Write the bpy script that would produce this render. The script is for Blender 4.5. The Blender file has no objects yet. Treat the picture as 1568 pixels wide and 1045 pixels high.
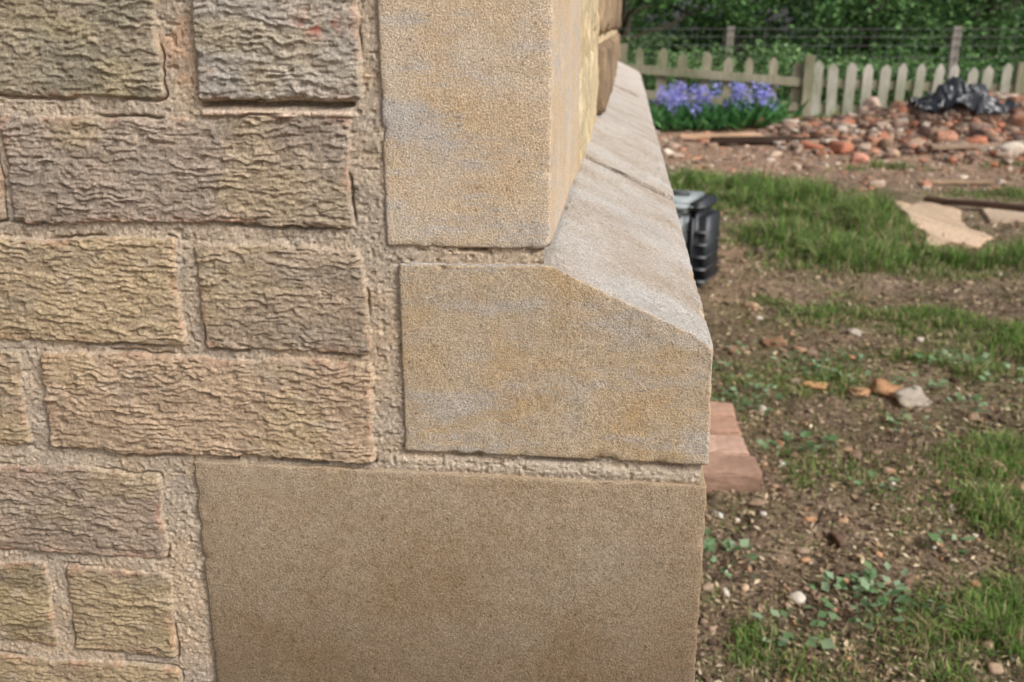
import bpy, bmesh, math, numpy as np
from mathutils import Vector, Matrix
rng=np.random.default_rng(7)
scene=bpy.context.scene
COL=scene.collection
# ------------------------------------------------------------ noise helpers
_T=np.random.default_rng(3).random((256,256)).astype(np.float64)
def vn(x,y,s=0):
    x=np.asarray(x,float)+s*17.31; y=np.asarray(y,float)+s*9.73
    xi=np.floor(x).astype(int); yi=np.floor(y).astype(int)
    fx=x-xi; fy=y-yi
    fx=fx*fx*(3-2*fx); fy=fy*fy*(3-2*fy)
    a=_T[xi&255,yi&255]; b=_T[(xi+1)&255,yi&255]; c=_T[xi&255,(yi+1)&255]; d=_T[(xi+1)&255,(yi+1)&255]
    return (a*(1-fx)+b*fx)*(1-fy)+(c*(1-fx)+d*fx)*fy
def fbm(x,y,o=3,s=0):
    t=0;a=1;n=0
    for i in range(o):
        t=t+a*vn(x*2**i,y*2**i,s+i*3); n+=a; a*=.5
    return t/n
def ss(a,b,x):
    t=np.clip((x-a)/(b-a),0,1); return t*t*(3-2*t)
def lin(r,g,b):
    f=lambda c:(c/255/12.92 if c/255<=.04045 else ((c/255+.055)/1.055)**2.4)
    return np.array([f(r),f(g),f(b)])
# ------------------------------------------------------------ scene helpers
def empty(name,loc=(0,0,0),parent=None):
    o=bpy.data.objects.new(name,None); o.location=loc; COL.objects.link(o)
    if parent: o.parent=parent
    return o
def mkmesh(name,V,Fc,mat,parent=None,col=None,smooth=False):
    me=bpy.data.meshes.new(name)
    V=np.asarray(V,dtype=np.float32)
    if isinstance(Fc,np.ndarray):
        n,k=Fc.shape
        me.vertices.add(len(V)); me.vertices.foreach_set('co',V.ravel())
        me.loops.add(n*k); me.loops.foreach_set('vertex_index',Fc.astype(np.int32).ravel())
        me.polygons.add(n); me.polygons.foreach_set('loop_start',(np.arange(n)*k).astype(np.int32))
        me.polygons.foreach_set('loop_total',np.full(n,k,dtype=np.int32))
        me.update(calc_edges=True)
    else:
        me.from_pydata(V.tolist(),[],Fc); me.update()
    if col is not None:
        a=me.color_attributes.new('Col','FLOAT_COLOR','POINT')
        c=np.ones((len(V),4),dtype=np.float32); c[:,:3]=col
        a.data.foreach_set('color',c.ravel())
    if smooth: me.polygons.foreach_set('use_smooth',np.ones(len(me.polygons),dtype=bool))
    me.materials.append(mat)
    o=bpy.data.objects.new(name,me); COL.objects.link(o)
    if parent: o.parent=parent
    return o
def newmat(name):
    m=bpy.data.materials.new(name); m.use_nodes=True
    nt=m.node_tree; b=nt.nodes['Principled BSDF']
    b.inputs['Specular IOR Level'].default_value=.25
    return m,nt,b
def N(nt,t,**kw):
    n=nt.nodes.new(t)
    for k,v in kw.items(): setattr(n,k,v)
    return n
def noise(nt,scale,detail=4,rough=.6,vec=None):
    n=N(nt,'ShaderNodeTexNoise'); n.inputs['Scale'].default_value=scale; n.inputs['Detail'].default_value=detail; n.inputs['Roughness'].default_value=rough
    if vec is not None: nt.links.new(vec,n.inputs['Vector'])
    return n
def ramp(nt,src,stops):
    r=N(nt,'ShaderNodeValToRGB'); el=r.color_ramp.elements
    while len(el)<len(stops): el.new(.5)
    for e,(p,c) in zip(el,stops):
        e.position=p; e.color=(*c,1) if len(c)==3 else c
    nt.links.new(src,r.inputs[0]); return r
def mix(nt,a,b,f,mode='MIX'):
    m=N(nt,'ShaderNodeMix',data_type='RGBA',blend_type=mode)
    for s,v in ((6,a),(7,b),(0,f)):
        if hasattr(v,'links') or hasattr(v,'is_linked'): nt.links.new(v,m.inputs[s])
        else: m.inputs[s].default_value=(*v,1) if s else v
    return m.outputs[2]
def bump(nt,b,src,dist,strength=1,prev=None):
    n=N(nt,'ShaderNodeBump'); n.inputs['Distance'].default_value=dist; n.inputs['Strength'].default_value=strength
    nt.links.new(src,n.inputs['Height'])
    if prev: nt.links.new(prev.outputs[0],n.inputs['Normal'])
    nt.links.new(n.outputs[0],b.inputs['Normal']); return n
def attrmat(name,rough=.9,var=.35,vscale=60,bscale=None,bdist=.001,spec=.2,transl=0):
    m,nt,b=newmat(name); b.inputs['Roughness'].default_value=rough; b.inputs['Specular IOR Level'].default_value=spec
    a=N(nt,'ShaderNodeAttribute',attribute_name='Col')
    tc=N(nt,'ShaderNodeTexCoord')
    n=noise(nt,vscale,5,.65,tc.outputs['Object'])
    r=ramp(nt,n.outputs[0],[(.25,(1-var,)*3),(.75,(1+var,)*3)])
    c=mix(nt,a.outputs['Color'],r.outputs[0],1.0,'MULTIPLY')
    nt.links.new(c,b.inputs['Base Color'])
    if bscale:
        n2=noise(nt,bscale,4,.7,tc.outputs['Object']); bump(nt,b,n2.outputs[0],bdist)
    if transl:
        out=nt.nodes['Material Output']; t=N(nt,'ShaderNodeBsdfTranslucent'); nt.links.new(c,t.inputs[0])
        ms=N(nt,'ShaderNodeMixShader'); ms.inputs[0].default_value=transl
        nt.links.new(b.outputs[0],ms.inputs[1]); nt.links.new(t.outputs[0],ms.inputs[2]); nt.links.new(ms.outputs[0],out.inputs[0])
    return m
# ------------------------------------------------------------ materials
M_wall=attrmat('brick_and_mortar',.95,.42,560,1200,.0007)
M_ground_bits=attrmat('soil_bits',.95,.35,120)
M_leaf=attrmat('leaves',.6,.2,40,None,spec=.25,transl=.3)
M_stone_attr=attrmat('rubble_stone',.92,.4,45,160,.004)
def ashlar(name,base,light,dark,grain=.0005,darken_low=False,speck=1.0,band_k=.5):
    m,nt,b=newmat(name); b.inputs['Roughness'].default_value=.93
    tc=N(nt,'ShaderNodeTexCoord'); o=tc.outputs['Object']
    big=noise(nt,13,6,.68,o); c1=ramp(nt,big.outputs[0],[(.36,dark),(.5,base),(.64,light)])
    mp=N(nt,'ShaderNodeMapping'); mp.inputs['Scale'].default_value=(9,9,30); nt.links.new(o,mp.inputs[0])
    band=noise(nt,1,6,.75,mp.outputs[0]); br=ramp(nt,band.outputs[0],[(.49,(0,0,0)),(.62,(1,1,1))])
    bm_=N(nt,'ShaderNodeMath',operation='MULTIPLY'); bm_.inputs[1].default_value=band_k; nt.links.new(br.outputs[0],bm_.inputs[0])
    c=mix(nt,c1.outputs[0],(.45,.455,.465),bm_.outputs[0])
    fine=noise(nt,800,3,.8,o); s=speck
    fr=ramp(nt,fine.outputs[0],[(.3,(1-.50*s,1-.52*s,1-.54*s)),(.5,(1,1,1)),(.70,(1+.48*s,)*3)])
    c=mix(nt,c,fr.outputs[0],1.0,'MULTIPLY')
    mid=noise(nt,150,4,.7,o); mr=ramp(nt,mid.outputs[0],[(.3,(.86,.84,.82)),(.7,(1.10,1.10,1.10))])
    c=mix(nt,c,mr.outputs[0],1.0,'MULTIPLY')
    if darken_low:  # base colour darkens gradually towards the bottom
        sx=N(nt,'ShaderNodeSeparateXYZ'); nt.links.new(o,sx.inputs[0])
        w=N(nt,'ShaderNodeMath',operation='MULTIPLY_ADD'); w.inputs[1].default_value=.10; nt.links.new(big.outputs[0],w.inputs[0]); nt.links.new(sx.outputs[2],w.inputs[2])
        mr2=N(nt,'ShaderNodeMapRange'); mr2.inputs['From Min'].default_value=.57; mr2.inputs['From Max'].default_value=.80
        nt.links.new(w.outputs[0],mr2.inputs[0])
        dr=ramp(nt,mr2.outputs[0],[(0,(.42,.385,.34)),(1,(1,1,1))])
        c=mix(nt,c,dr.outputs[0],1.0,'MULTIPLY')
    vo=N(nt,'ShaderNodeTexVoronoi'); vo.inputs['Scale'].default_value=240; nt.links.new(o,vo.inputs['Vector'])
    vo2=N(nt,'ShaderNodeTexVoronoi'); vo2.inputs['Scale'].default_value=95; nt.links.new(o,vo2.inputs['Vector'])
    pit=ramp(nt,vo2.outputs['Distance'],[(.05,(.58,.54,.50)),(.12,(1,1,1))])
    c=mix(nt,c,pit.outputs[0],1.0,'MULTIPLY')
    nt.links.new(c,b.inputs['Base Color'])
    b1=bump(nt,b,fine.outputs[0],grain*1.9); b2=bump(nt,b,mid.outputs[0],grain*1.6,1,b1)
    vr=ramp(nt,vo.outputs['Distance'],[(.0,(0,0,0)),(.2,(1,1,1))]); bump(nt,b,vr.outputs[0],grain*.9,.7,b2)
    return m
M_q1=ashlar('buff_ashlar',(.60,.47,.335),(.64,.53,.41),(.585,.43,.275),band_k=.6)
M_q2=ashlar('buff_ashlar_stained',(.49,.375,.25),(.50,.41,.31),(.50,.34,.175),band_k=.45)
M_q3=ashlar('buff_ashlar_base',(.43,.33,.225),(.44,.35,.25),(.41,.30,.185),darken_low=True,band_k=.08)
M_slope=ashlar('pale_sill',(.75,.68,.61),(.81,.77,.73),(.64,.53,.43),grain=.0022,speck=.95,band_k=.2)  # paler stone colour, for the sloping capstone tops
# ------------------------------------------------------------ house
house=empty('brick_house')
BR=[ # x0,x1,z0,z1,color,offset
 (-.444,-.229,.9605,1.028,(154,145,126),.0),(-.206,-.109,.9590,1.028,(174,165,154),.0020),
 (-.555,-.3405,.885,.949,(170,150,126),.0),(-.3335,-.117,.885,.949,(167,151,136),.0005),
 (-.445,-.231,.8065,.8745,(183,162,132),.0),(-.2185,-.1135,.8065,.872,(168,150,130),.0005),
 (-.560,-.347,.7315,.799,(176,155,127),.0),(-.332,-.1125,.7305,.800,(183,159,134),.0005),
 (-.476,-.261,.650,.716,(162,144,127),-.001),
 (-.570,-.353,.575,.640,(152,136,107),-.0005),(-.338,-.2615,.572,.640,(157,139,115),0.),
 (-.470,-.262,.4995,.563,(154,135,111),0.)]
tints=[(168,150,126),(178,154,128),(162,142,124),(178,157,130),(160,145,125)]
def course(z0,z1,xr,lead):
    x=xr; first=True
    while x>-2.6:
        L=lead if first else .215
        BR.append((x-L,x,z0,z1,tints[rng.integers(5)],rng.normal(0,.0008))); x-=L+.011; first=False
for (z0,z1,x) in [(.9605,1.028,-.455),(.885,.949,-.566),(.8065,.8745,-.456),(.7315,.799,-.571),(.650,.716,-.487),(.575,.640,-.581),(.4995,.563,-.481)]:
    course(z0,z1,x,.215)
z=1.038;k=0
while z<2.5:
    course(z,z+.0655,-.113,.215 if k%2 else .102); z+=.0755;k+=1
z=.4245;k=0
while z>-.05:
    course(z,z+.0655,-.262,.215 if k%2 else .102); z-=.0755;k+=1
def wallfield(xs,zs):
    X,Z=np.meshgrid(xs,zs,indexing='ij')
    h=-.0024+.0011*(fbm(X/.0026,Z/.0026,3,1)-.5)+.0032*(fbm(X/.03,Z/.02,2,2)-.5)
    h+= .0006*ss(.70,.82,vn(X/.0020,Z/.0020,5))-.0012*ss(.76,.88,vn(X/.004,Z/.003,6))
    mcol=np.ones(X.shape+(3,))*lin(186,169,149)
    t=fbm(X/.03,Z/.03,3,11)[...,None]
    mcol=mcol*(1-ss(.5,.7,t)*.35)+lin(196,168,135)*ss(.5,.7,t)*.35
    t=ss(.45,.7,fbm(X/.05,Z/.015,3,12))[...,None]*.35
    mcol=mcol*(1-t)+lin(160,150,140)*t
    g=fbm(X/.0014,Z/.0014,2,15)[...,None]; mcol=mcol*(.66+.68*g)
    og=(np.exp(-((X+.218)/.011)**2)*ss(.955,.965,Z)*ss(.3,.6,fbm(X/.01,Z/.01,2,8)))[...,None]*.45
    mcol=mcol*(1-og)+lin(200,150,112)*og
    H=h.copy(); C=mcol.copy()
    for i,(x0,x1,z0,z1,c,off) in enumerate(BR):
        i0=np.searchsorted(xs,x0-.006);i1=np.searchsorted(xs,x1+.006);j0=np.searchsorted(zs,z0-.006);j1=np.searchsorted(zs,z1+.006)
        if i1<=i0 or j1<=j0: continue
        x=X[i0:i1,j0:j1]; zz=Z[i0:i1,j0:j1]
        wx=(fbm(x/.007,zz/.007,2,20)-.5)*.0036+(vn(x/.04,zz/.04,22)-.5)*.004
        wz=(fbm(x/.007,zz/.007,2,30)-.5)*.0036+(vn(x/.04,zz/.04,32)-.5)*.004
        qx=np.abs(x+wx-(x0+x1)/2)-(x1-x0)/2+.003; qz=np.abs(zz+wz-(z0+z1)/2)-(z1-z0)/2+.003
        sd=np.hypot(np.maximum(qx,0),np.maximum(qz,0))+np.minimum(np.maximum(qx,qz),0)-.003
        m=1-ss(-.0012,.0006,sd)
        s=i*1.7
        def flakes(px,pz,sd_,wa):
            w1=(fbm(x/px,zz/(px*.75),3,sd_+s)-.5)*wa
            ph=zz/pz+w1+(vn(x/.08,zz/.08,sd_+7+s)-.5)*1.5
            k_=np.floor(ph); fr=ph-k_
            saw=ss(0,.20,fr)*(1-.85*ss(.20,1.0,fr))
            br_=ss(.34,.56,vn(x/(px*.8)+k_*5.3,k_*3.1,sd_+9+s))
            return saw*br_
        t1=flakes(.014,.0043,40,2.8); t2=flakes(.008,.0029,44,2.0)
        amp=.5+.8*ss(.3,.7,fbm(x/.02,zz/.012,2,70+s))
        tex=(.00100*t1+.00055*t2)*amp+.0008*(fbm(x/.004,zz/.0020,2,80+s)-.5)+.0006*(fbm(x/.0015,zz/.0013,2,90+s)-.5)
        tex-=.0009*ss(.70,.82,vn(x/.006,zz/.0024,95+s))
        hb=.0002+off+tex-.0010*np.exp(sd/.0022)+ (vn(x/.06,zz/.04,97+s)-.5)*.0012
        gap=np.exp(-((sd-.0009)/.0008)**2)*ss(.50,.66,vn(x/.035,zz/.03,99+s))*.0044
        H[i0:i1,j0:j1]-=gap
        H[i0:i1,j0:j1]=H[i0:i1,j0:j1]*(1-m)+hb*m
        base=np.ones(x.shape+(3,))*lin(*c)
        p=fbm(x/.035,zz/.022,3,110+s)[...,None]
        base=base*(.84+.32*p)
        pk=ss(.5,.72,fbm(x/.022,zz/.018,2,120+s))[...,None]*.25
        base=base*(1-pk)+lin(190,168,146)*pk
        yl=ss(.50,.72,fbm(x/.05,zz/.03,2,130+s))[...,None]*.4
        base=base*(1-yl)+lin(188,168,130)*yl
        gy_=ss(.55,.75,fbm(x/.04,zz/.02,3,135+s))[...,None]*.25
        base=base*(1-gy_)+lin(142,136,128)*gy_
        red=(np.exp(sd/.0026)*ss(.5,.66,fbm(x/.014,zz/.012,2,140+s)))[...,None]*.5
        base=base*(1-red)+lin(176,116,90)*red
        dirt=(1-ss(-.0003,.0005,tex))[...,None]*.28
        base=base*(1-dirt)+lin(104,90,74)*dirt
        g=fbm(x/.0012,zz/.0012,2,150+s)[...,None]; base=base*(.72+.56*g)
        if i==1:
            wt=(ss(.5,.7,fbm(x/.02,zz/.012,3,160))*ss(-.10,-.20,x)*ss(1.0,.96,zz))[...,None]*.4
            base=base*(1-wt)+lin(205,200,192)*wt
            rd=(ss(.40,.55,fbm(x/.008,zz/.008,2,161))*np.exp(-(((x+.132)/.010)**2+((zz-1.001)/.006)**2)))[...,None]*.9
            base=base*(1-rd)+lin(176,92,74)*rd
        C[i0:i1,j0:j1]=C[i0:i1,j0:j1]*(1-m[...,None])+base*m[...,None]
    sm=(ss(.66,.76,fbm(X/.018,Z/.010,3,180)))[...,None]*.5
    C=C*(1-sm)+lin(188,170,150)*(.7+.6*fbm(X/.0015,Z/.0015,2,181)[...,None])*sm
    # open crack and a smooth bedding slip under the upper brick
    slip=ss(-.208,-.204,X)*ss(-.113,-.118,X)
    zc=.9515+.010*(X+.2)*-.1
    H+=slip*(.0040*np.exp(-((Z-zc)/.0018)**4)-.011*np.exp(-((Z-.9568-.0004*np.sin(X*160))/.0013)**2))
    sc=(slip*np.exp(-((Z-zc)/.0018)**4))[...,None]*.85
    C=C*(1-sc)+lin(206,182,162)*sc
    H-=.007*np.exp(-((Z-.7290-.0010*np.sin(X*60))/.0010)**2)*ss(-.225,-.21,X)*ss(-.105,-.115,X)*ss(.45,.6,vn(X/.02,Z*0,170))
    H-=.006*np.exp(-((Z-.8735)/.0010)**2)*ss(-.062,-.055,X)*ss(.42,.5,vn(X/.012,Z*0+3,171))*(X<.0)
    # pale squeezed mortar on the base-stone bed
    zb=.7320+.0016*(vn(X/.03,Z*0,174)-.5)
    bed=np.exp(-((Z-zb)/.0042)**4)*ss(-.108,-.10,X)
    H+=bed*(.0012+.0009*(fbm(X/.003,Z/.0022,3,172)-.5))
    H-=.004*np.exp(-((Z-.7392)/.0011)**2)*ss(-.1,-.09,X)*ss(.38,.55,vn(X/.016,Z*0+5,175))
    bc=bed[...,None]*.6; C=C*(1-bc)+lin(204,188,168)*(.8+.4*fbm(X/.0015,Z/.0015,2,173)[...,None])*bc
    return X,Z,H,C
def hfmesh(name,xs,zs,parent):
    X,Z,H,C=wallfield(xs,zs); nx,nz=X.shape
    V=np.stack([X.ravel(),-H.ravel(),Z.ravel()],1)
    idx=np.arange(nx*nz).reshape(nx,nz)
    Fq=np.stack([idx[:-1,:-1].ravel(),idx[1:,:-1].ravel(),idx[1:,1:].ravel(),idx[:-1,1:].ravel()],1)
    return mkmesh(name,V,Fq,M_wall,parent,C.reshape(-1,3),True)
xs=np.concatenate([np.arange(-2.6,-.425,.010),np.linspace(-.425,-.0035,640)])
zs=np.concatenate([np.arange(-.05,.52,.012),np.arange(.52,1.045,.00065),np.arange(1.045,2.5,.012)])
hfmesh('brick_face',xs,zs,house)
hfmesh('bed_joint_face',np.linspace(-.0035,.0960,140),np.arange(.715,.750,.00065),house)

def stone(name,prof,y0,y1,mat,step=.004,ystep=.008,amp=.00035,chip=.003,bev=.0016,slopemat=None,seed=0,low=1.0,thr=.60):
    """prism with profile in xz extruded along y, arrises rounded and chipped"""
    bm=bmesh.new(); n=len(prof)
    a=[bm.verts.new((x,y0,z)) for x,z in prof]; b=[bm.verts.new((x,y1,z)) for x,z in prof]
    bm.faces.new(a); bm.faces.new(b[::-1])
    for i in range(n): bm.faces.new((a[i],b[i],b[(i+1)%n],a[(i+1)%n]))
    bmesh.ops.recalc_face_normals(bm,faces=bm.faces)
    E=[(np.array(e.verts[0].co),np.array(e.verts[1].co)) for e in bm.edges]
    bmesh.ops.bevel(bm,geom=list(bm.edges),offset=bev,segments=2,profile=.6,affect='EDGES')
    xsn=[p[0] for p in prof]; zsn=[p[1] for p in prof]
    def cut(lo,hi,st,no,cap=90):
        k=min(cap,int((hi-lo)/st))
        for t in np.linspace(lo,hi,k+1)[1:-1]:
            bmesh.ops.bisect_plane(bm,geom=bm.verts[:]+bm.edges[:]+bm.faces[:],plane_co=Vector(no)*float(t),plane_no=Vector(no),dist=1e-6)
    if step: 
        cut(min(xsn),max(xsn),step,(1,0,0)); cut(min(zsn),max(zsn),step,(0,0,1)); cut(y0,y1,ystep,(0,1,0),70)
    bm.normal_update()
    co=np.array([v.co for v in bm.verts]); no=np.array([v.normal for v in bm.verts])
    q1=co[:,0]+.7*co[:,1]; q2=co[:,2]+.45*co[:,1]
    d=(fbm(q1/.006,q2/.006,3,seed+1)-.5)*2*amp+(fbm(q1/.04,q2/.04,2,seed+4)-.5)*2*amp*low
    co2=co+no*d[:,None]
    for p,q in E:
        u=q-p; L=np.linalg.norm(u); u=u/L; r=co-p; tt=np.clip(r@u,0,L); dist=np.linalg.norm(r-tt[:,None]*u,axis=1)
        c=np.exp(-(dist/.0035)**2)*ss(thr,.88,fbm(q1/.007+seed,q2/.007+u[2]*7,2,seed+9))*chip
        co2-=no*c[:,None]
    for v,c in zip(bm.verts,co2): v.co=c
    me=bpy.data.meshes.new(name)
    bm.normal_update()
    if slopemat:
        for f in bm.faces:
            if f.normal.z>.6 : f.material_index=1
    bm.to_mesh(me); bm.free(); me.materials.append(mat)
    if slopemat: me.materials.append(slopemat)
    me.polygons.foreach_set('use_smooth',np.ones(len(me.polygons),dtype=bool))
    o=bpy.data.objects.new(name,me); COL.objects.link(o); o.parent=house
    return o
bx=lambda x0,x1,z0,z1:[(x0,z0),(x1,z0),(x1,z1),(x0,z1)]
stone('quoin_stone',bx(-.098,0,.8745,1.165),0,.345,M_q1,.004,.01,seed=1,chip=.0028)
z=1.173;k=0
while z<2.4:
    stone('quoin_stone',bx(-.098 if k%2 else -.2,0,z,z+.29),0,.345 if k%2 else .2,M_q1,.03,.05,seed=10+k); z+=.298;k+=1
prof=[(-.0915,.741),(.100,.741),(.0985,.8175),(.087,.8255),(0.0,.8655),(-.0915,.8635)]
stone('plinth_capstone',prof,-.0003,.497,M_q2,.003,.006,seed=2,slopemat=M_slope,amp=.0006,chip=.0024)
for k,(a,b) in enumerate([(.511,1.20),(1.214,1.95),(1.964,2.7),(2.714,3.62)]):
    e=(.0035,.001,.004,.002)[k]
    pr2=[(-.06,.741),(.100,.741),(.0985,.8175+e),(.087,.8255+e),(-.06,.893+e)]
    stone('plinth_capstone',pr2,a,b,M_slope,.012,.02,seed=40+k,amp=.0008,chip=.006,bev=.002,low=.7)
# dark weathered joints between the capstones
M_joint,_nt,_b=newmat('dirty_joint'); _b.inputs['Base Color'].default_value=(.09,.07,.052,1); _b.inputs['Roughness'].default_value=1
prj=[(-.05,.745),(.097,.745),(.0955,.8155),(.085,.823),(-.05,.885)]
for a in (.496,1.199,1.949,2.699): stone('joint_mortar',prj,a,a+.016,M_joint,.012,.02,seed=90,amp=.0004,chip=.0)
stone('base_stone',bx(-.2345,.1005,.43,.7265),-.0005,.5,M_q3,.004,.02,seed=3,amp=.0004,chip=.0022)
k=0
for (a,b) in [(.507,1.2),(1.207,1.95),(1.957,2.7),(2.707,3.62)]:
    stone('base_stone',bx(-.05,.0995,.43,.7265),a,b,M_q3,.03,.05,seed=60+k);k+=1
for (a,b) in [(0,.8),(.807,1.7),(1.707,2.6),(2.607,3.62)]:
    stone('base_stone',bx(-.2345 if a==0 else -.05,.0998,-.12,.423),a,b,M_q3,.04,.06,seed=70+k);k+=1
def box(x0,x1,y0,y1,z0,z1,V,Fc):
    n=len(V); V+= [(x0,y0,z0),(x1,y0,z0),(x1,y1,z0),(x0,y1,z0),(x0,y0,z1),(x1,y0,z1),(x1,y1,z1),(x0,y1,z1)]
    Fc+=[[n+i for i in f] for f in ((3,2,1,0),(4,5,6,7),(0,1,5,4),(1,2,6,5),(2,3,7,6),(3,0,4,7))]
V=[];Fc=[]
box(-2.6,-.010,.0115,3.6,.85,2.5,V,Fc); box(-2.6,.093,.0125,3.6,-.1,.80,V,Fc)
mkmesh('wall_core',V,Fc,M_wall,house,np.tile(lin(172,152,130),(len(V),1)))
ys=np.arange(.330,3.61,.005); zq=np.arange(.862,1.35,.005)
Yg,Zg=np.meshgrid(ys,zq,indexing='ij'); xx=-.0015+.010*(fbm(Yg/.03,Zg/.03,3,61)-.5)
wq=ss(.34,.40,Yg); xx=xx*wq+(1-wq)*-.0025
idx=np.arange(Yg.size).reshape(Yg.shape)
Fq=np.stack([idx[:-1,:-1].ravel(),idx[1:,:-1].ravel(),idx[1:,1:].ravel(),idx[:-1,1:].ravel()],1)
mc=lin(196,176,142)*(.5+1.0*fbm(Yg/.012,Zg/.012,3,62).reshape(-1,1))
mkmesh('side_pointing',np.stack([xx.ravel(),Yg.ravel(),Zg.ravel()],1),Fq,M_wall,house,mc,True)
# ------------------------------------------------------------ rock mass
def ico(sub):
    bm=bmesh.new(); bmesh.ops.create_icosphere(bm,subdivisions=sub,radius=1)
    v=np.array([x.co for x in bm.verts]); f=np.array([[a.index for a in y.verts] for y in bm.faces]); bm.free(); return v,f
I1=ico(1);I2=ico(2);I3=ico(3)
def rocks(name,P,S,cols,mat,sub=1,flat=(.4,.8),jit=.25,parent=None,sink=.3,smooth=False,boxy=0):
    base,f=(I1,I2,I3)[sub-1]; n=len(P); m=len(base)
    v=np.repeat(base[None],n,0)
    if boxy:
        q=rng.normal(0,1,(n,3,3)); q=np.linalg.qr(q)[0]
        v=np.einsum('nij,nkj->nki',q,v); v=np.sign(v)*np.abs(v)**(1-boxy)
    d=1+rng.normal(0,jit,(n,m,1)) if sub==1 else 1+jit*2.2*(np.stack([fbm(base[:,0]*1.6+i*3.1+base[:,2],base[:,1]*1.6+i*1.7-base[:,2],3) for i in range(n)])[...,None]-.5)
    v=v*d
    sc=np.stack([S*rng.uniform(.7,1.3,n),S*rng.uniform(.5,1.1,n),S*rng.uniform(*flat,n)],1)
    v=v*sc[:,None,:]
    a=rng.uniform(0,6.28,n); t=rng.normal(0,.35,n)
    ct,st=np.cos(t)[:,None],np.sin(t)[:,None]
    y=v[...,1]*ct-v[...,2]*st; zq=v[...,1]*st+v[...,2]*ct; x=v[...,0]
    ca,sa=np.cos(a)[:,None],np.sin(a)[:,None]
    v=np.stack([x*ca-y*sa,x*sa+y*ca,zq],2)+P[:,None,:]
    v[...,2]+=(sc[:,2]*(1-2*sink))[:,None]*.6
    F_=(f[None]+(np.arange(n)*m)[:,None,None]).reshape(-1,3)
    return mkmesh(name,v.reshape(-1,3),F_,mat,parent,np.repeat(cols,m,0),smooth)
# rubble side wall
base,f=I3
allV=[];allF=[];allC=[];cnt=0
z=.868
while z<2.5:
    hgt=rng.uniform(.10,.19); y=.365
    while y<3.6:
        L=rng.uniform(.16,.38); L=min(L,3.62-y)
        v=np.sign(base)*np.abs(base)**.30
        v=v*(1+.16*(fbm(base[:,0]*2+y*7,base[:,1]*2.5+base[:,2]*2.5+z*9,3)-.5)[:,None])
        pro=(-.004 if y<.8 else rng.uniform(-.002,.008)+.004)
        v=v*np.array([.03,L/2-.003,hgt/2-.003])*1.02+np.array([-.026+pro,y+L/2,z+hgt/2])
        v[:,0]+=.010*(fbm(v[:,1]/.025,v[:,2]/.025,3,9)-.5)
        c=lin(*[(196,180,148),(186,166,132),(160,138,110),(134,114,92),(150,128,104)][rng.integers(0,2) if y<.8 else rng.integers(2,5)])
        cc=c*(.5+1.0*fbm(v[:,1]/.02,v[:,2]/.02,3,5))[:,None]
        allV.append(v);allF.append(f+cnt);allC.append(cc);cnt+=len(v); y+=L+.012
    z+=hgt+.01
mkmesh('rubble_stonework',np.concatenate(allV),np.concatenate(allF),M_stone_attr,house,np.concatenate(allC),True)
# ------------------------------------------------------------ ground
def gz(x,y):
    x=np.asarray(x,float);y=np.asarray(y,float)
    h=.030*(fbm(x/.5,y/.5,2,3)-.5)+.018*(fbm(x/.09,y/.09,3,6)-.5)
    h+=.34*np.exp(-(((x-3.3)/1.35)**2+((y-8.8)/.60)**2))*(.6+.8*fbm(x/.3,y/.3,3,8))
    h+=.10*np.exp(-(((x-1.9)/.9)**2+((y-9.9)/.5)**2))
    return h
GB=[(.84,5.6,.45,.6,1),(1.13,5.1,.42,.55,1),(1.32,4.75,.30,.5,1),(1.50,5.0,.10,.3,.9),(.50,6.0,.35,.4,.8),(.85,4.25,.28,.35,.8),(1.06,3.9,.32,.28,.9),
    (1.64,3.85,.4,.18,1),(2.2,4.1,.4,.22,.9),(1.15,2.9,.19,.16,.85),(1.33,2.68,.19,.16,.9),(.75,3.0,.24,.14,.6),(.88,1.35,.12,.20,.75),(1.0,1.78,.16,.16,.8),
    (.74,.97,.15,.13,.75),(.28,.86,.14,.10,.5),(.62,2.3,.2,.12,.4),(1.05,2.45,.24,.12,.5),(.45,2.1,.14,.12,.35),(.55,1.62,.14,.14,.3),(2.6,5.8,.5,.2,.5),(1.9,6.9,.4,.12,.4),(3.2,7.2,.6,.12,.4),(1.5,2.0,.3,.3,.7),(.5,10.1,1.2,.35,.8),(3,10.4,2.5,.25,.8),(-1.5,1,1,1,.6),(2.3,1.5,.6,.8,.8)]
def gd(x,y):
    wx=x+.16*(fbm(x/.2,y/.2,2,71)-.5); wy=y+.3*(fbm(x/.2,y/.2,2,72)-.5); d=0
    for a,b,c,e,w in GB: d=np.maximum(d,w*np.exp(-((wx-a)/c)**2-((wy-b)/e)**2))
    d=d*(1-.97*np.exp(-(((x-1.70)/.17)**2+((y-4.8)/.72)**2)**2))
    return np.clip(d*1.15,0,1)
gx=np.concatenate([-np.geomspace(90,.5,26),np.arange(-.3,.05,.05),np.arange(.05,1.3,.009),np.arange(1.3,4.8,.03),np.geomspace(4.9,90,24)])
gy=np.concatenate([-np.geomspace(60,.2,20),np.arange(0,.6,.04),np.arange(.6,2.6,.009),np.arange(2.6,6,.02),np.arange(6,11.5,.05),np.geomspace(11.6,130,22)])
X,Y=np.meshgrid(gx,gy,indexing='ij'); Z=gz(X,Y)
Z+=np.where((X<1.6)&(Y<4),.009*(fbm(X/.022,Y/.022,2,12)-.5),0)
gm=gd(X,Y)
soil=np.ones(X.shape+(3,))*lin(116,99,82)
t=fbm(X/.30,Y/.30,3,31)[...,None]; soil=soil*(1-ss(.4,.65,t))+lin(140,121,101)*ss(.4,.65,t)
far=ss(5.8,7.2,Y)[...,None]; soil=soil*(1-far)+lin(154,127,106)*far*(.72+.56*fbm(X/.2,Y/.2,3,33)[...,None])
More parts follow.
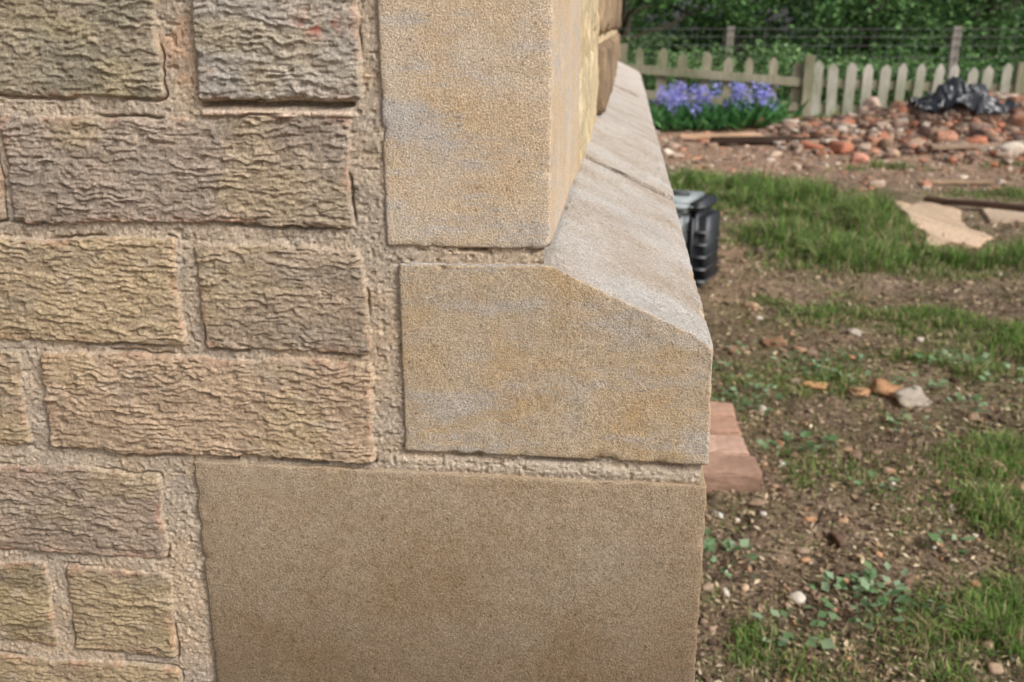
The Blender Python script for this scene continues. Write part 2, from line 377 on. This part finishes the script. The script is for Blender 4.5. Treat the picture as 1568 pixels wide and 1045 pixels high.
rd=(np.exp(-((X-1.9)/1.1)**2-((Y-9.8)/.45)**2))[...,None]*.8; soil=soil*(1-rd)+lin(170,108,76)*rd
ms=(ss(.44,.64,fbm(X/.12,Y/.12,3,35))*ss(6,5,Y))[...,None]*.4; soil=soil*(1-ms)+lin(104,102,66)*ms
pth=(np.exp(-((X-.45)/.22)**2-((Y-3.9)/.8)**2))[...,None]*.7; soil=soil*(1-pth)+lin(164,134,108)*pth
g3=gm[...,None]*.65; soil=soil*(1-g3)+lin(82,96,54)*g3
fg=ss(10.6,11.2,Y)[...,None]; soil=soil*(1-fg)+lin(72,94,46)*fg
soil=soil*(.62+.76*fbm(X/.03,Y/.03,3,37)[...,None])
nx,ny=X.shape; idx=np.arange(nx*ny).reshape(nx,ny)
Fq=np.stack([idx[:-1,:-1].ravel(),idx[1:,:-1].ravel(),idx[1:,1:].ravel(),idx[:-1,1:].ravel()],1)
M_ground=attrmat('ground_soil',.97,.55,130,180,.007)
mkmesh('ground',np.stack([X.ravel(),Y.ravel(),Z.ravel()],1),Fq,M_ground,None,soil.reshape(-1,3),True)
def sample(n,ymin=.6,ymax=10,power=1.0):
    y=ymin*(ymax/ymin)**(rng.random(n)**power)
    x=.10+rng.random(n)*(.62*(y+.56)+.25)
    return x,y
def pick(cols,n,var=.12):
    c=np.array([lin(*q) for q in cols])[rng.integers(0,len(cols),n)]
    return c*(1+rng.normal(0,var,(n,1)))
x,y=sample(15000); s=rng.lognormal(-5.5,.5,len(x))*(.6+.35*y**.6)
P=np.stack([x,y,gz(x,y)+.001],1)
rocks('soil_clods',P,s,np.clip(pick([(118,100,84),(132,112,92),(98,82,68),(148,126,106),(106,92,78),(84,70,58)],len(x)),0,1),M_ground_bits,1,(.4,.8),.2,sink=.5)
x,y=sample(1100); s=rng.lognormal(-5.15,.5,len(x))*(.6+.3*y**.6)
P=np.stack([x,y,gz(x,y)+.003],1)
rocks('pebbles',P,s,np.clip(pick([(172,148,124),(156,136,116),(180,138,106),(146,126,110),(160,130,104),(136,116,100),(204,194,180)],len(x)),0,1),M_ground_bits,2,(.35,.7),.3,sink=.38,boxy=.35)
def leaves(name,P,L,W,cols,mat,parent=None,up=None,dirs=None,curl=.3):
    n=len(P)
    a=rng.uniform(0,6.28,n)
    if dirs is None:
        el=rng.normal(0,.35,n) if up is None else up
        u=np.stack([np.cos(a)*np.cos(el),np.sin(a)*np.cos(el),np.sin(el)],1)
    else: u=dirs
    r=rng.normal(0,1,(n,3)); 
    if up is None: r=np.array([0,0,1.])+r*.35
    w=np.cross(u,r); w/=np.linalg.norm(w,axis=1,keepdims=True)+1e-9; nn=np.cross(w,u)
    L=L[:,None];W=W[:,None]
    v0=P; v1=P+u*L*.45+w*W*.5+nn*L*curl*.3; v2=P+u*L; v3=P+u*L*.45-w*W*.5+nn*L*curl*.3
    vm=P+u*L*.5
    V=np.stack([v0,v1,v2,v3,vm-nn*0],1).reshape(-1,3)
    i=np.arange(n)[:,None]*5
    F_=np.concatenate([i+np.array([[0,1,4]]),i+np.array([[1,2,4]]),i+np.array([[2,3,4]]),i+np.array([[3,0,4]])])
    return mkmesh(name,V,F_,mat,parent,np.repeat(cols,5,0))
x,y=sample(46000,ymax=5); n=len(x); L=rng.uniform(.005,.021,n)*(.7+.25*y); W=L*rng.uniform(.08,.5,n)
leaves('leaf_litter',np.stack([x,y,gz(x,y)+.004],1),L,W,np.clip(pick([(174,154,128),(136,114,92),(108,90,74),(190,174,146),(150,134,102),(88,74,60),(76,62,52)],n,.18),0,1),M_ground_bits)
def blades(name,x,y,hh,ww,cols,lean=.5,z=None):
    n=len(x); a=rng.uniform(0,6.28,n); b=rng.uniform(0,6.28,n)
    l=np.abs(rng.normal(0,lean,n)); z0=(gz(x,y) if z is None else z)-.004
    P=np.stack([x,y,z0],1); d=np.stack([np.cos(a),np.sin(a),0*a],1); w=np.stack([np.cos(b),np.sin(b),0*b],1)*ww[:,None]*.5
    upv=np.array([0,0,1.])
    m=P+upv*hh[:,None]*.55+d*(hh*l*.25)[:,None]; t=P+upv*(hh*(1-.25*np.minimum(l,1.5)))[:,None]+d*(hh*l)[:,None]
    V=np.stack([P-w,P+w,m-w*.8,m+w*.8,t],1).reshape(-1,3); i=np.arange(n)[:,None]*5
    F_=np.concatenate([i+np.array([[0,1,3]]),i+np.array([[0,3,2]]),i+np.array([[2,3,4]])])
    c=np.repeat(cols[:,None,:],5,1); c[:,:2]*=.75; c[:,4]*=1.25
    return mkmesh(name,V,F_,M_leaf,None,np.clip(c.reshape(-1,3),0,1))
x,y=sample(680000,ymax=10.4,power=.75); d=gd(x,y)
cl=fbm(x/.09,y/.09,2,51)
pr=(d**1.1)*(.25+1.3*ss(.36,.65,cl))+.19*ss(.42,.66,fbm(x/.12,y/.12,2,53))*(y<6)
k=rng.random(len(x))<pr*.6; x,y,d,cl=x[k],y[k],d[k],cl[k]; n=len(x); print('blades',n)
hh=rng.uniform(.4,1.15,n)*(.014+.055*d*(.3+1.2*cl)+.060*ss(3,4.5,y)*d*cl**2*3)
dry=rng.random(n)<(.46-.34*d)
c=np.where(dry[:,None],pick([(170,156,118),(180,164,130),(152,138,104)],n),pick([(98,130,60),(114,148,68),(84,114,56),(130,156,82),(106,120,78)],n,.18))
blades('grass',x,y,hh,.0022+.0009*y,np.clip(c,0,1),.75)
# ---- broadleaf weeds
WP=[(.63,2.30,9,.05),(.43,2.10,10,.05),(.40,2.0,7,.04),(.33,2.02,8,.045),(.75,2.42,8,.05),(1.10,2.45,10,.05),(.51,1.03,14,.055),(.56,1.06,12,.05),(.46,1.02,10,.045),(.25,1.13,12,.045),(.22,1.16,8,.04),
    (.52,1.76,9,.045),(.90,2.2,8,.05),(.46,1.70,8,.04),(1.05,2.42,9,.05),(.30,2.35,7,.05),(.6,2.36,8,.05),(.98,2.05,8,.05),(.80,1.9,6,.04),(.36,.93,6,.035),(.62,1.5,5,.03),(.7,1.24,6,.03),(.5,2.5,8,.07),(.36,2.2,8,.07),(.7,2.2,6,.06),(1.2,2.3,8,.08)]
P=[];U_=[];L=[];C=[]
for (a,b,nl,r) in WP:
    for i in range(nl*3):
        an=rng.uniform(0,6.28); rr=r*rng.random()**.5*1.5; px,py=a+rr*math.cos(an),b+rr*math.sin(an)
        P.append((px,py,float(gz(px,py))+rng.uniform(.008,.028))); e=rng.uniform(.0,.5)
        U_.append((math.cos(an)*math.cos(e),math.sin(an)*math.cos(e),math.sin(e))); L.append(rng.uniform(.012,.030))
        C.append(lin(*[(126,152,112),(110,140,98),(144,166,132),(92,122,78)][rng.integers(4)])*rng.uniform(.8,1.15))
P=np.array(P);L=np.array(L)
leaves('weeds',P,L,L*.75,np.array(C),M_leaf,dirs=np.array(U_))
# ---- single stones
def one(name,x,y,s,c,flat,boxy=.4,sub=3):
    rocks(name,np.array([[x,y,float(gz(x,y))]]),np.array([s]),np.array([lin(*c)]),M_stone_attr,sub,flat,.5,sink=.2,boxy=boxy)
for (a,b,s,c,fl) in [(.62,2.20,.042,(196,152,110),(.25,.35)),(.74,2.17,.035,(180,140,106),(.3,.4)),(.82,2.19,.036,(168,128,96),(.3,.4)),(.88,2.12,.04,(168,156,142),(.25,.35)),(.92,1.66,.036,(166,140,118),(.4,.5)),(.97,1.56,.018,(180,156,124),(.4,.5)),
    (.50,1.25,.022,(112,92,78),(.5,.6)),(.52,1.33,.014,(170,140,110),(.4,.5)),(1.85,7.3,.09,(198,144,122),(.5,.6)),(1.62,7.6,.07,(150,110,88),(.5,.6)),(2.35,9.1,.13,(190,164,146),(.6,.7)),(.27,1.36,.009,(225,222,214),(.5,.7)),(.155,1.0,.009,(225,222,214),(.5,.7)),(.54,3.05,.025,(176,150,122),(.4,.5)),(.44,1.62,.010,(205,200,190),(.5,.7)),(.85,2.75,.022,(180,170,155),(.3,.4)),(.56,2.62,.032,(152,118,92),(.4,.5)),(.75,.95,.02,(150,126,104),(.4,.5)),
    (.35,1.4,.016,(140,118,100),(.4,.5)),(.60,1.12,.014,(128,104,86),(.4,.5)),(.63,1.72,.020,(136,112,94),(.4,.5)),(1.0,2.0,.022,(150,126,106),(.4,.5)),(.42,2.5,.024,(160,132,108),(.4,.5))]:
    one('stone',a,b,s,c,fl)
# ---- rubble pile + debris band
n=4200; x=rng.normal(3.4,1.0,n); y=rng.normal(8.6,.5,n); k=(y<9.9)&(x>1.3); x,y=x[k],y[k]; n=len(x)
s=np.minimum(rng.lognormal(-3.8,.6,n),.085)
c=pick([(176,154,136),(154,132,114),(196,182,166),(180,120,94),(138,118,104),(150,126,110),(120,100,88),(164,138,116),(172,128,104)],n)
rt=(x>3.9)&(y<9); c[rt]=np.clip(c[rt]*1.5,0,.7)
rocks('rubble_pile',np.stack([x,y,gz(x,y)+rng.uniform(0,.04,n)],1),s,np.clip(c,0,1),M_stone_attr,2,(.25,.7),.4,sink=.3,boxy=.6)
n=3000; y=rng.uniform(6.0,9.9,n); x=.3+rng.random(n)*4.6; s=np.minimum(rng.lognormal(-4.5,.65,n),.06)
rocks('building_debris',np.stack([x,y,gz(x,y)],1),s,np.clip(pick([(180,158,138),(158,132,110),(200,182,164),(182,132,104),(140,116,98),(124,104,90)],n),0,1),M_stone_attr,2,(.25,.6),.4,sink=.35,boxy=.55)
# ---- concrete slab and boards
def slab(name,pts,z0,h,mat,colr):
    bm=bmesh.new(); a=[bm.verts.new((x,y,z0)) for x,y in pts]; b=[bm.verts.new((x,y,z0+h)) for x,y in pts]; n=len(pts)
    bm.faces.new(a[::-1]); bm.faces.new(b)
    for i in range(n): bm.faces.new((a[i],a[(i+1)%n],b[(i+1)%n],b[i]))
    bmesh.ops.recalc_face_normals(bm,faces=bm.faces)
    bmesh.ops.bevel(bm,geom=list(bm.edges),offset=h*.15,segments=2,affect='EDGES')
    bmesh.ops.subdivide_edges(bm,edges=bm.edges[:],cuts=6,use_grid_fill=True)
    V=np.array([v.co for v in bm.verts]); V+=(np.stack([fbm(V[:,0]/.06+i,V[:,1]/.06,3,i) for i in range(3)],1)-.5)*h*.8
    cc=lin(*colr)*(.65+.7*fbm(V[:,0]/.12,V[:,1]/.12,3,4))[:,None]
    Fc=[[v.index for v in f.verts] for f in bm.faces]; bm.free()
    return mkmesh(name,V,Fc,mat,None,cc)
slab('concrete_slab',[(1.46,4.12),(1.58,4.22),(1.70,4.16),(1.86,4.40),(1.80,4.62),(1.83,4.8),(1.92,5.1),(1.82,5.45),(1.72,5.30),(1.62,5.35),(1.60,4.95),(1.53,4.7),(1.55,4.45)],-.012,.035,M_stone_attr,(198,172,146))
slab('paving_fragment',[(2.0,4.85),(2.35,4.95),(2.45,5.2),(2.2,5.3),(2.05,5.15)],-.01,.03,M_stone_attr,(186,164,142))
slab('timber_board',[(1.80,5.38),(2.55,4.92),(2.58,4.97),(1.83,5.45)],.02,.03,M_ground_bits,(84,66,54))
slab('timber_board',[(.78,8.15),(1.85,8.35),(1.84,8.50),(.79,8.28)],.03,.05,M_ground_bits,(64,50,42))
slab('timber_board',[(.55,8.5),(1.3,8.65),(1.29,8.75),(.54,8.6)],.03,.04,M_ground_bits,(190,156,128))
slab('timber_board',[(2.0,6.2),(2.5,6.28),(2.5,6.34),(2.0,6.26)],.0,.02,M_ground_bits,(160,136,110))
slab('timber_board',[(2.5,7.7),(3.3,7.95),(3.28,8.02),(2.48,7.78)],.06,.03,M_ground_bits,(150,128,110))
# ---- bricks beside the wall
M_br=attrmat('clay_brick',.93,.3,60,300,.0015)
def brick(x,y,z,rot,c,l=.215,w=.102,h=.065):
    bm=bmesh.new(); bmesh.ops.create_cube(bm,size=1); bmesh.ops.scale(bm,vec=(l,w,h),verts=bm.verts)
    bmesh.ops.bevel(bm,geom=list(bm.edges),offset=.004,segments=2,affect='EDGES')
    bmesh.ops.subdivide_edges(bm,edges=bm.edges[:],cuts=5,use_grid_fill=True)
    V=np.array([v.co for v in bm.verts]); V+=(np.stack([fbm(V[:,0]/.012+i,V[:,1]/.012+V[:,2]/.01,3,i+int(x*99)) for i in range(3)],1)-.5)*.006
    Fc=[[v.index for v in f.verts] for f in bm.faces]; bm.free()
    cc=lin(*c)*(.6+.8*fbm(V[:,0]/.03,V[:,1]/.03+V[:,2]/.02,3,8))[:,None]
    o=mkmesh('clay_brick',V,Fc,M_br,None,cc); o.location=(x,y,z); o.rotation_euler=(rng.normal(0,.02),rng.normal(0,.02),rot)
brick(.266,1.518,.016,.06,(160,130,112))
brick(.250,1.640,.014,.05,(188,156,138)); brick(.244,1.758,.019,.01,(178,142,122)); brick(.246,1.876,.013,-.04,(186,150,130))
# ---- plastic tool box
def pmat(name,c,r):
    m,nt,b=newmat(name); b.inputs['Roughness'].default_value=r; b.inputs['Specular IOR Level'].default_value=.5
    tc=N(nt,'ShaderNodeTexCoord'); n=noise(nt,25,5,.6,tc.outputs['Object']); r_=ramp(nt,n.outputs[0],[(.35,tuple(np.array(c)*.8)),(.7,tuple(np.array(c)*1.15))]); nt.links.new(r_.outputs[0],b.inputs['Base Color'])
    n2=noise(nt,300,2,.5,tc.outputs['Object']); bump(nt,b,n2.outputs[0],.0006,.5); return m
M_grey=pmat('grey_plastic',(.26,.295,.305),.45); M_blk=pmat('black_plastic',(.020,.024,.030),.45)
tb=empty('tool_box',(.258,3.30,float(gz(.27,3.3))-.01))
def rbox(name,x0,x1,y0,y1,z0,z1,bv,mat,seg=4):
    bm=bmesh.new(); bmesh.ops.create_cube(bm,size=1); bmesh.ops.scale(bm,vec=(x1-x0,y1-y0,z1-z0),verts=bm.verts)
    bmesh.ops.bevel(bm,geom=list(bm.edges),offset=bv,segments=seg,affect='EDGES')
    me=bpy.data.meshes.new(name); bm.to_mesh(me); bm.free(); me.materials.append(mat); me.polygons.foreach_set('use_smooth',np.ones(len(me.polygons),dtype=bool))
    o=bpy.data.objects.new(name,me); COL.objects.link(o); o.parent=tb; o.location=((x0+x1)/2,(y0+y1)/2,(z0+z1)/2); return o
rbox('body',-.17,.078,-.138,.130,.0,.335,.02,M_grey)
rbox('end_panel',.05,.150,-.132,.137,.01,.355,.045,M_blk,6)
rbox('lid',-.175,.095,-.141,.139,.325,.374,.02,M_grey)
rbox('lid_rim',-.18,.060,-.144,.142,.312,.322,.004,M_blk)
rbox('end_lid',.07,.140,-.125,.130,.335,.366,.014,M_blk,5)
for i in range(5): rbox('rib_%d'%(i+1),.06,.1535,-.120,.120,.06+i*.048,.066+i*.048,.0025,M_blk,2)
rbox('latch',-.06,.0,-.152,-.130,.26,.34,.006,M_blk,2); rbox('handle',-.12,.05,-.02,.02,.368,.388,.009,M_blk)
rbox('foot_1',-.16,-.11,-.12,-.07,-.02,.01,.004,M_blk,2); rbox('foot_2',.06,.12,-.12,-.07,-.02,.012,.004,M_blk,2)
tb.rotation_euler=(0,0,-.34)
# ---- picket fence
def woodmat(name,a,b_):
    m,nt,b=newmat(name); b.inputs['Roughness'].default_value=.9
    tc=N(nt,'ShaderNodeTexCoord'); mp=N(nt,'ShaderNodeMapping'); mp.inputs['Scale'].default_value=(30,30,4); nt.links.new(tc.outputs['Object'],mp.inputs[0])
    n=noise(nt,1.5,6,.7,mp.outputs[0]); r=ramp(nt,n.outputs[0],[(.3,a),(.7,b_)])
    n3=noise(nt,2.2,3,.5,tc.outputs['Object']); r3=ramp(nt,n3.outputs[0],[(.35,(.65,.72,.6)),(.65,(1.1,1.1,1.1))])
    c=mix(nt,r.outputs[0],r3.outputs[0],1.0,'MULTIPLY'); nt.links.new(c,b.inputs['Base Color']); bump(nt,b,n.outputs[0],.003); return m
M_wood=woodmat('weathered_timber',(.22,.20,.14),(.40,.36,.27)); M_wood2=woodmat('grey_weathered_timber',(.36,.34,.30),(.58,.54,.47))
fence=empty('picket_fence')
def ftop(x): return np.interp(x,[-1,0,1.9,5.0,8],[.82,.79,.65,.57,.56])
def fy(x): return 10.55-.02*x
def picket(x,w,z0,z1,y,tilt):
    n=len(V); t=.009
    pr=[(-w/2,z0),(w/2,z0),(w/2,z1-.05),(w*.12,z1),(-w*.12,z1),(-w/2,z1-.05)]
    for yy in (y-t,y+t):
        for a,b in pr: V.append((x+a+tilt*(b-z0),yy,b))
    Fc.append([n+i for i in range(6)]); Fc.append([n+11-i for i in range(6)])
    for i in range(6): Fc.append([n+i,n+6+i,n+6+(i+1)%6,n+(i+1)%6])
for nm,xa,xb,p,mt in (('pickets_brown',-1.2,1.9,.235,M_wood),('pickets_grey',2.06,7,.172,M_wood2)):
    V=[];Fc=[];x=xa
    while x<xb:
        picket(x,rng.uniform(.085,.105),float(gz(x,fy(x)))+.05,float(ftop(x))+rng.normal(0,.014),fy(x)+(-.035 if mt is M_wood2 else .035),rng.normal(0,.025)); x+=p*rng.uniform(.95,1.05)
    mkmesh(nm,V,Fc,mt,fence)
V=[];Fc=[]
def rail(x0,x1,dz,w=.045,t=.02,yo=0):
    n=len(V)
    for x in (x0,x1):
        zz=float(ftop(x))-dz; y=fy(x)+yo
        V.extend([(x,y-t,zz-w),(x,y+t,zz-w),(x,y+t,zz+w),(x,y-t,zz+w)])
    Fc.extend([[n,n+1,n+5,n+4],[n+1,n+2,n+6,n+5],[n+2,n+3,n+7,n+6],[n+3,n,n+4,n+7],[n,n+3,n+2,n+1],[n+4,n+5,n+6,n+7]])
for a,b in [(-1.3,.0),(.0,1.96),(1.98,4.1),(4.12,7)]:
    rail(a,b,.22); rail(a,b,.48)
mkmesh('rails',V,Fc,M_wood,fence)
V=[];Fc=[]
for x,h in [(.0,.03),(1.97,.06),(4.11,.05),(6.2,.05),(-1.3,.05)]:
    box(x-.05,x+.05,fy(x)-.05+.0,fy(x)+.07,-.1,float(ftop(x))+h,V,Fc)
mkmesh('posts',V,Fc,M_wood,fence)
# ---- wire mesh fence
M_wire=pmat('galvanised_wire',(.16,.16,.15),.5); M_post=woodmat('grey_post',(.25,.21,.19),(.42,.36,.33))
wf=empty('wire_mesh_fence')
V=[];Fc=[]
for zz in (.35,.5,.65,.78,.88,.97): box(-2,9,12.0,12.008,zz-.003,zz+.003,V,Fc)
for x in np.arange(-2,9,.16): box(x-.002,x+.002,12.0085,12.0125,.2,.97,V,Fc)
mkmesh('wires',V,Fc,M_wire,wf)
V=[];Fc=[]
for x in (-1.8,1.28,3.9,6.6): box(x-.045,x+.045,12.02,12.11,-.1,1.0,V,Fc)
mkmesh('posts',V,Fc,M_post,wf)
# ---- bluebells
bb=empty('bluebell_plants')
n=1300; cx=rng.choice([.40,.60,.80,1.0,1.20,1.4],n); x=cx+rng.normal(0,.13,n); y=9.65+rng.normal(0,.14,n)
a=rng.uniform(0,6.28,n); e=rng.uniform(.25,1.3,n); D=np.stack([np.cos(a)*np.cos(e),np.sin(a)*np.cos(e),np.sin(e)],1)
leaves('foliage',np.stack([x,y,gz(x,y)+.02],1),rng.uniform(.10,.32,n),rng.uniform(.02,.05,n),pick([(84,136,78),(112,164,100),(64,114,62)],n),M_leaf,bb,dirs=D)
n=1700; sp=rng.integers(0,44,n); sx=np.concatenate([rng.normal(.60,.17,28),rng.normal(1.26,.12,16)]); sy=9.7+rng.normal(0,.1,44); sh=rng.uniform(.26,.50,44)
P=np.stack([sx[sp]+rng.normal(0,.028,n),sy[sp]+rng.normal(0,.028,n),sh[sp]-rng.random(n)*.15],1)
leaves('flowers',P,rng.uniform(.025,.05,n),rng.uniform(.018,.034,n),pick([(166,166,232),(150,148,220),(184,184,240)],n),M_leaf,bb,up=rng.uniform(-1.2,.5,n))
blades('stems',sx,sy,sh,np.full(44,.008),np.tile(lin(90,124,80),(44,1)),.1).parent=bb
# ---- black plastic sheet
bm=bmesh.new(); bmesh.ops.create_grid(bm,x_segments=50,y_segments=50,size=.5)
for v in bm.verts:
    x,y=v.co.x,v.co.y; r=math.hypot(x,y)
    hh=max(0,.24-.5*r)+.22*(float(fbm(x/.14+3,y/.14,3,2))-.5)+.09*abs(float(vn(x/.05,y/.10,9))-.5)
    v.co=Vector((x*.75+.10*(float(vn(y/.1,x/.2,4))-.5),y*.5,hh))
me=bpy.data.meshes.new('m'); bm.to_mesh(me); bm.free(); M_bag=pmat('black_polythene',(.022,.026,.034),.3); me.materials.append(M_bag)
o=bpy.data.objects.new('black_plastic_sheet',me); COL.objects.link(o); o.location=(2.98,8.65,.32)
n=1500; x=rng.normal(3.0,.55,n); y=rng.normal(8.55,.28,n)
blades('dry_brushwood',x,y,rng.uniform(.05,.20,n),np.full(n,.008),np.clip(pick([(130,104,92),(108,88,78),(150,126,110)],n),0,1),1.8)
# ---- hedge and trees
def foliage(name,cen,rad,n,cols,size,parent=None,shell=.6):
    k=rng.integers(0,len(cen),n); c=np.array(cen)[k]; r=np.array(rad)[k]
    d=rng.normal(0,1,(n,3)); d/=np.linalg.norm(d,axis=1,keepdims=True); rr=rng.random(n)**(1-shell)
    P=c+d*r*rr[:,None]; keep=P[:,2]>.02; P=P[keep]; n=len(P)
    L=rng.uniform(*size,n)
    cl=pick(cols,n,.25)*(.35+1.2*fbm(P[:,0]/.3+P[:,1]/.5,P[:,2]/.3,2,5))[:,None]
    return leaves(name,P,L,L*.6,np.clip(cl,0,1),M_leaf,parent,up=rng.uniform(-.9,.7,n))
G1=[(108,142,88),(124,156,98),(90,124,74),(142,168,120)]
G2=[(84,120,70),(102,138,80),(66,100,56),(118,152,92)]
cen=[];rad=[]
for x in np.arange(-2,3.4,.28):
    cen.append((x,11.55+rng.normal(0,.12),.40+rng.normal(0,.07)-.04*max(0,x))); rad.append((.42,.30,.50+rng.uniform(-.12,.14)-.06*max(0,x)))
foliage('ivy_hedge',cen,rad,20000,G1,(.035,.07))
cen=[];rad=[]
for x in np.arange(2.0,10,.35):
    cen.append((x,13.1+rng.normal(0,.2),.32+rng.normal(0,.05))); rad.append((.45,.4,.46+rng.uniform(-.1,.18)))
foliage('hedge',cen,rad,16000,G2,(.04,.08))
M_bark=woodmat('bark',(.05,.038,.028),(.12,.095,.07))
def tree(x,y,h,w,n,cols,low=.5,name='tree'):
    t=empty(name,(0,0,0)); V=[];Fc=[]
    def limb(p,q,r0,r1,k=7):
        p=np.array(p,float);q=np.array(q,float);u=q-p;u/=np.linalg.norm(u); a=np.cross(u,[.3,.9,.1]);a/=np.linalg.norm(a);b=np.cross(u,a); s=len(V)
        mid=(p+q)/2+rng.normal(0,.06,3)
        for c,r in ((p,r0),(mid,(r0+r1)/2),(q,r1)):
            for i in range(k): V.append(tuple(c+r*(a*math.cos(6.283*i/k)+b*math.sin(6.283*i/k))))
        for l in (0,1):
            for i in range(k): Fc.append([s+l*k+i,s+l*k+(i+1)%k,s+l*k+k+(i+1)%k,s+l*k+k+i])
    limb((x,y,-.1),(x+.1,y,h*.5),.12,.08); limb((x+.1,y,h*.5),(x,y,h*.9),.08,.03)
    cen=[];rad=[]
    for i in range(30):
        z=low+(h-low)*rng.random()**1.5; ww=w*(.55+.45*math.sin(math.pi*min(1,(z-low)/(h-low)*.8+.2))); a=rng.uniform(0,6.28); r=ww*rng.uniform(.3,1)
        c=(x+r*math.cos(a),y+r*math.sin(a)*.8,z); cen.append(c); q=rng.uniform(.4,.8); rad.append((q,q,q*.7))
        limb((x+.05,y,max(.3,z-.6)),c,.045,.012,5)
    mkmesh('trunk_and_limbs',V,Fc,M_bark,t); foliage('crown',cen,rad,n,cols,(.06,.12),t,.5)
for (x,y,h,w) in [(-2.5,15.5,5.5,2),(-.1,15.0,5,1.7),(1.7,15.6,6,1.9),(3.6,15.0,5,1.8),(5.4,15.6,6,2),(7.6,15.2,5.5,2),(10.2,16,6,2)]:
    tree(x,y,h,w,10500,G2,.5)
cen=[];rad=[]
for i in range(150):
    cen.append((rng.uniform(-12,26),rng.uniform(19,22),rng.uniform(.3,6))); q=rng.uniform(.8,1.5); rad.append((q,q,q))
foliage('distant_trees',cen,rad,60000,[(66,100,56),(82,118,64),(54,84,46)],(.16,.28))
# ------------------------------------------------------------ light
sd=Vector((.76,-.48,.80)).normalized()
sun=bpy.data.lights.new('sun','SUN'); sun.energy=2.7; sun.angle=math.radians(22); sun.color=(1,.97,.93)
so=bpy.data.objects.new('sun',sun); COL.objects.link(so); so.rotation_euler=sd.to_track_quat('Z','Y').to_euler(); so.location=(3,-3,6)
w=bpy.data.worlds.new('World'); scene.world=w; w.use_nodes=True; nt=w.node_tree
bg=nt.nodes['Background']; sky=nt.nodes.new('ShaderNodeTexSky'); sky.sky_type='NISHITA'; sky.sun_disc=False
sky.sun_elevation=math.asin(sd.z); sky.sun_rotation=math.atan2(sd.x,sd.y); sky.dust_density=4; sky.air_density=1.0; sky.ozone_density=.6
hs=nt.nodes.new('ShaderNodeHueSaturation'); hs.inputs['Saturation'].default_value=.35
nt.links.new(sky.outputs[0],hs.inputs['Color']); nt.links.new(hs.outputs[0],bg.inputs[0]); bg.inputs[1].default_value=.15
# ------------------------------------------------------------ camera
th=math.atan(.1123); ph=math.atan(482/1500)
R=Vector((math.cos(th),math.sin(th),0)); Fw=Vector((-math.sin(th)*math.cos(ph),math.cos(th)*math.cos(ph),-math.sin(ph))); Up=R.cross(Fw)
cam=bpy.data.cameras.new('camera'); cam.sensor_width=36; cam.lens=36*1500/1568; cam.clip_start=.02; cam.clip_end=400
cam.dof.use_dof=True; cam.dof.focus_distance=.62; cam.dof.aperture_fstop=13
co=bpy.data.objects.new('camera',cam); COL.objects.link(co)
co.matrix_world=Matrix(((R.x,Up.x,-Fw.x,.041),(R.y,Up.y,-Fw.y,-.5645),(R.z,Up.z,-Fw.z,1.0),(0,0,0,1)))
scene.camera=co
scene.view_settings.view_transform='Standard'; scene.view_settings.look='None'; scene.view_settings.exposure=0
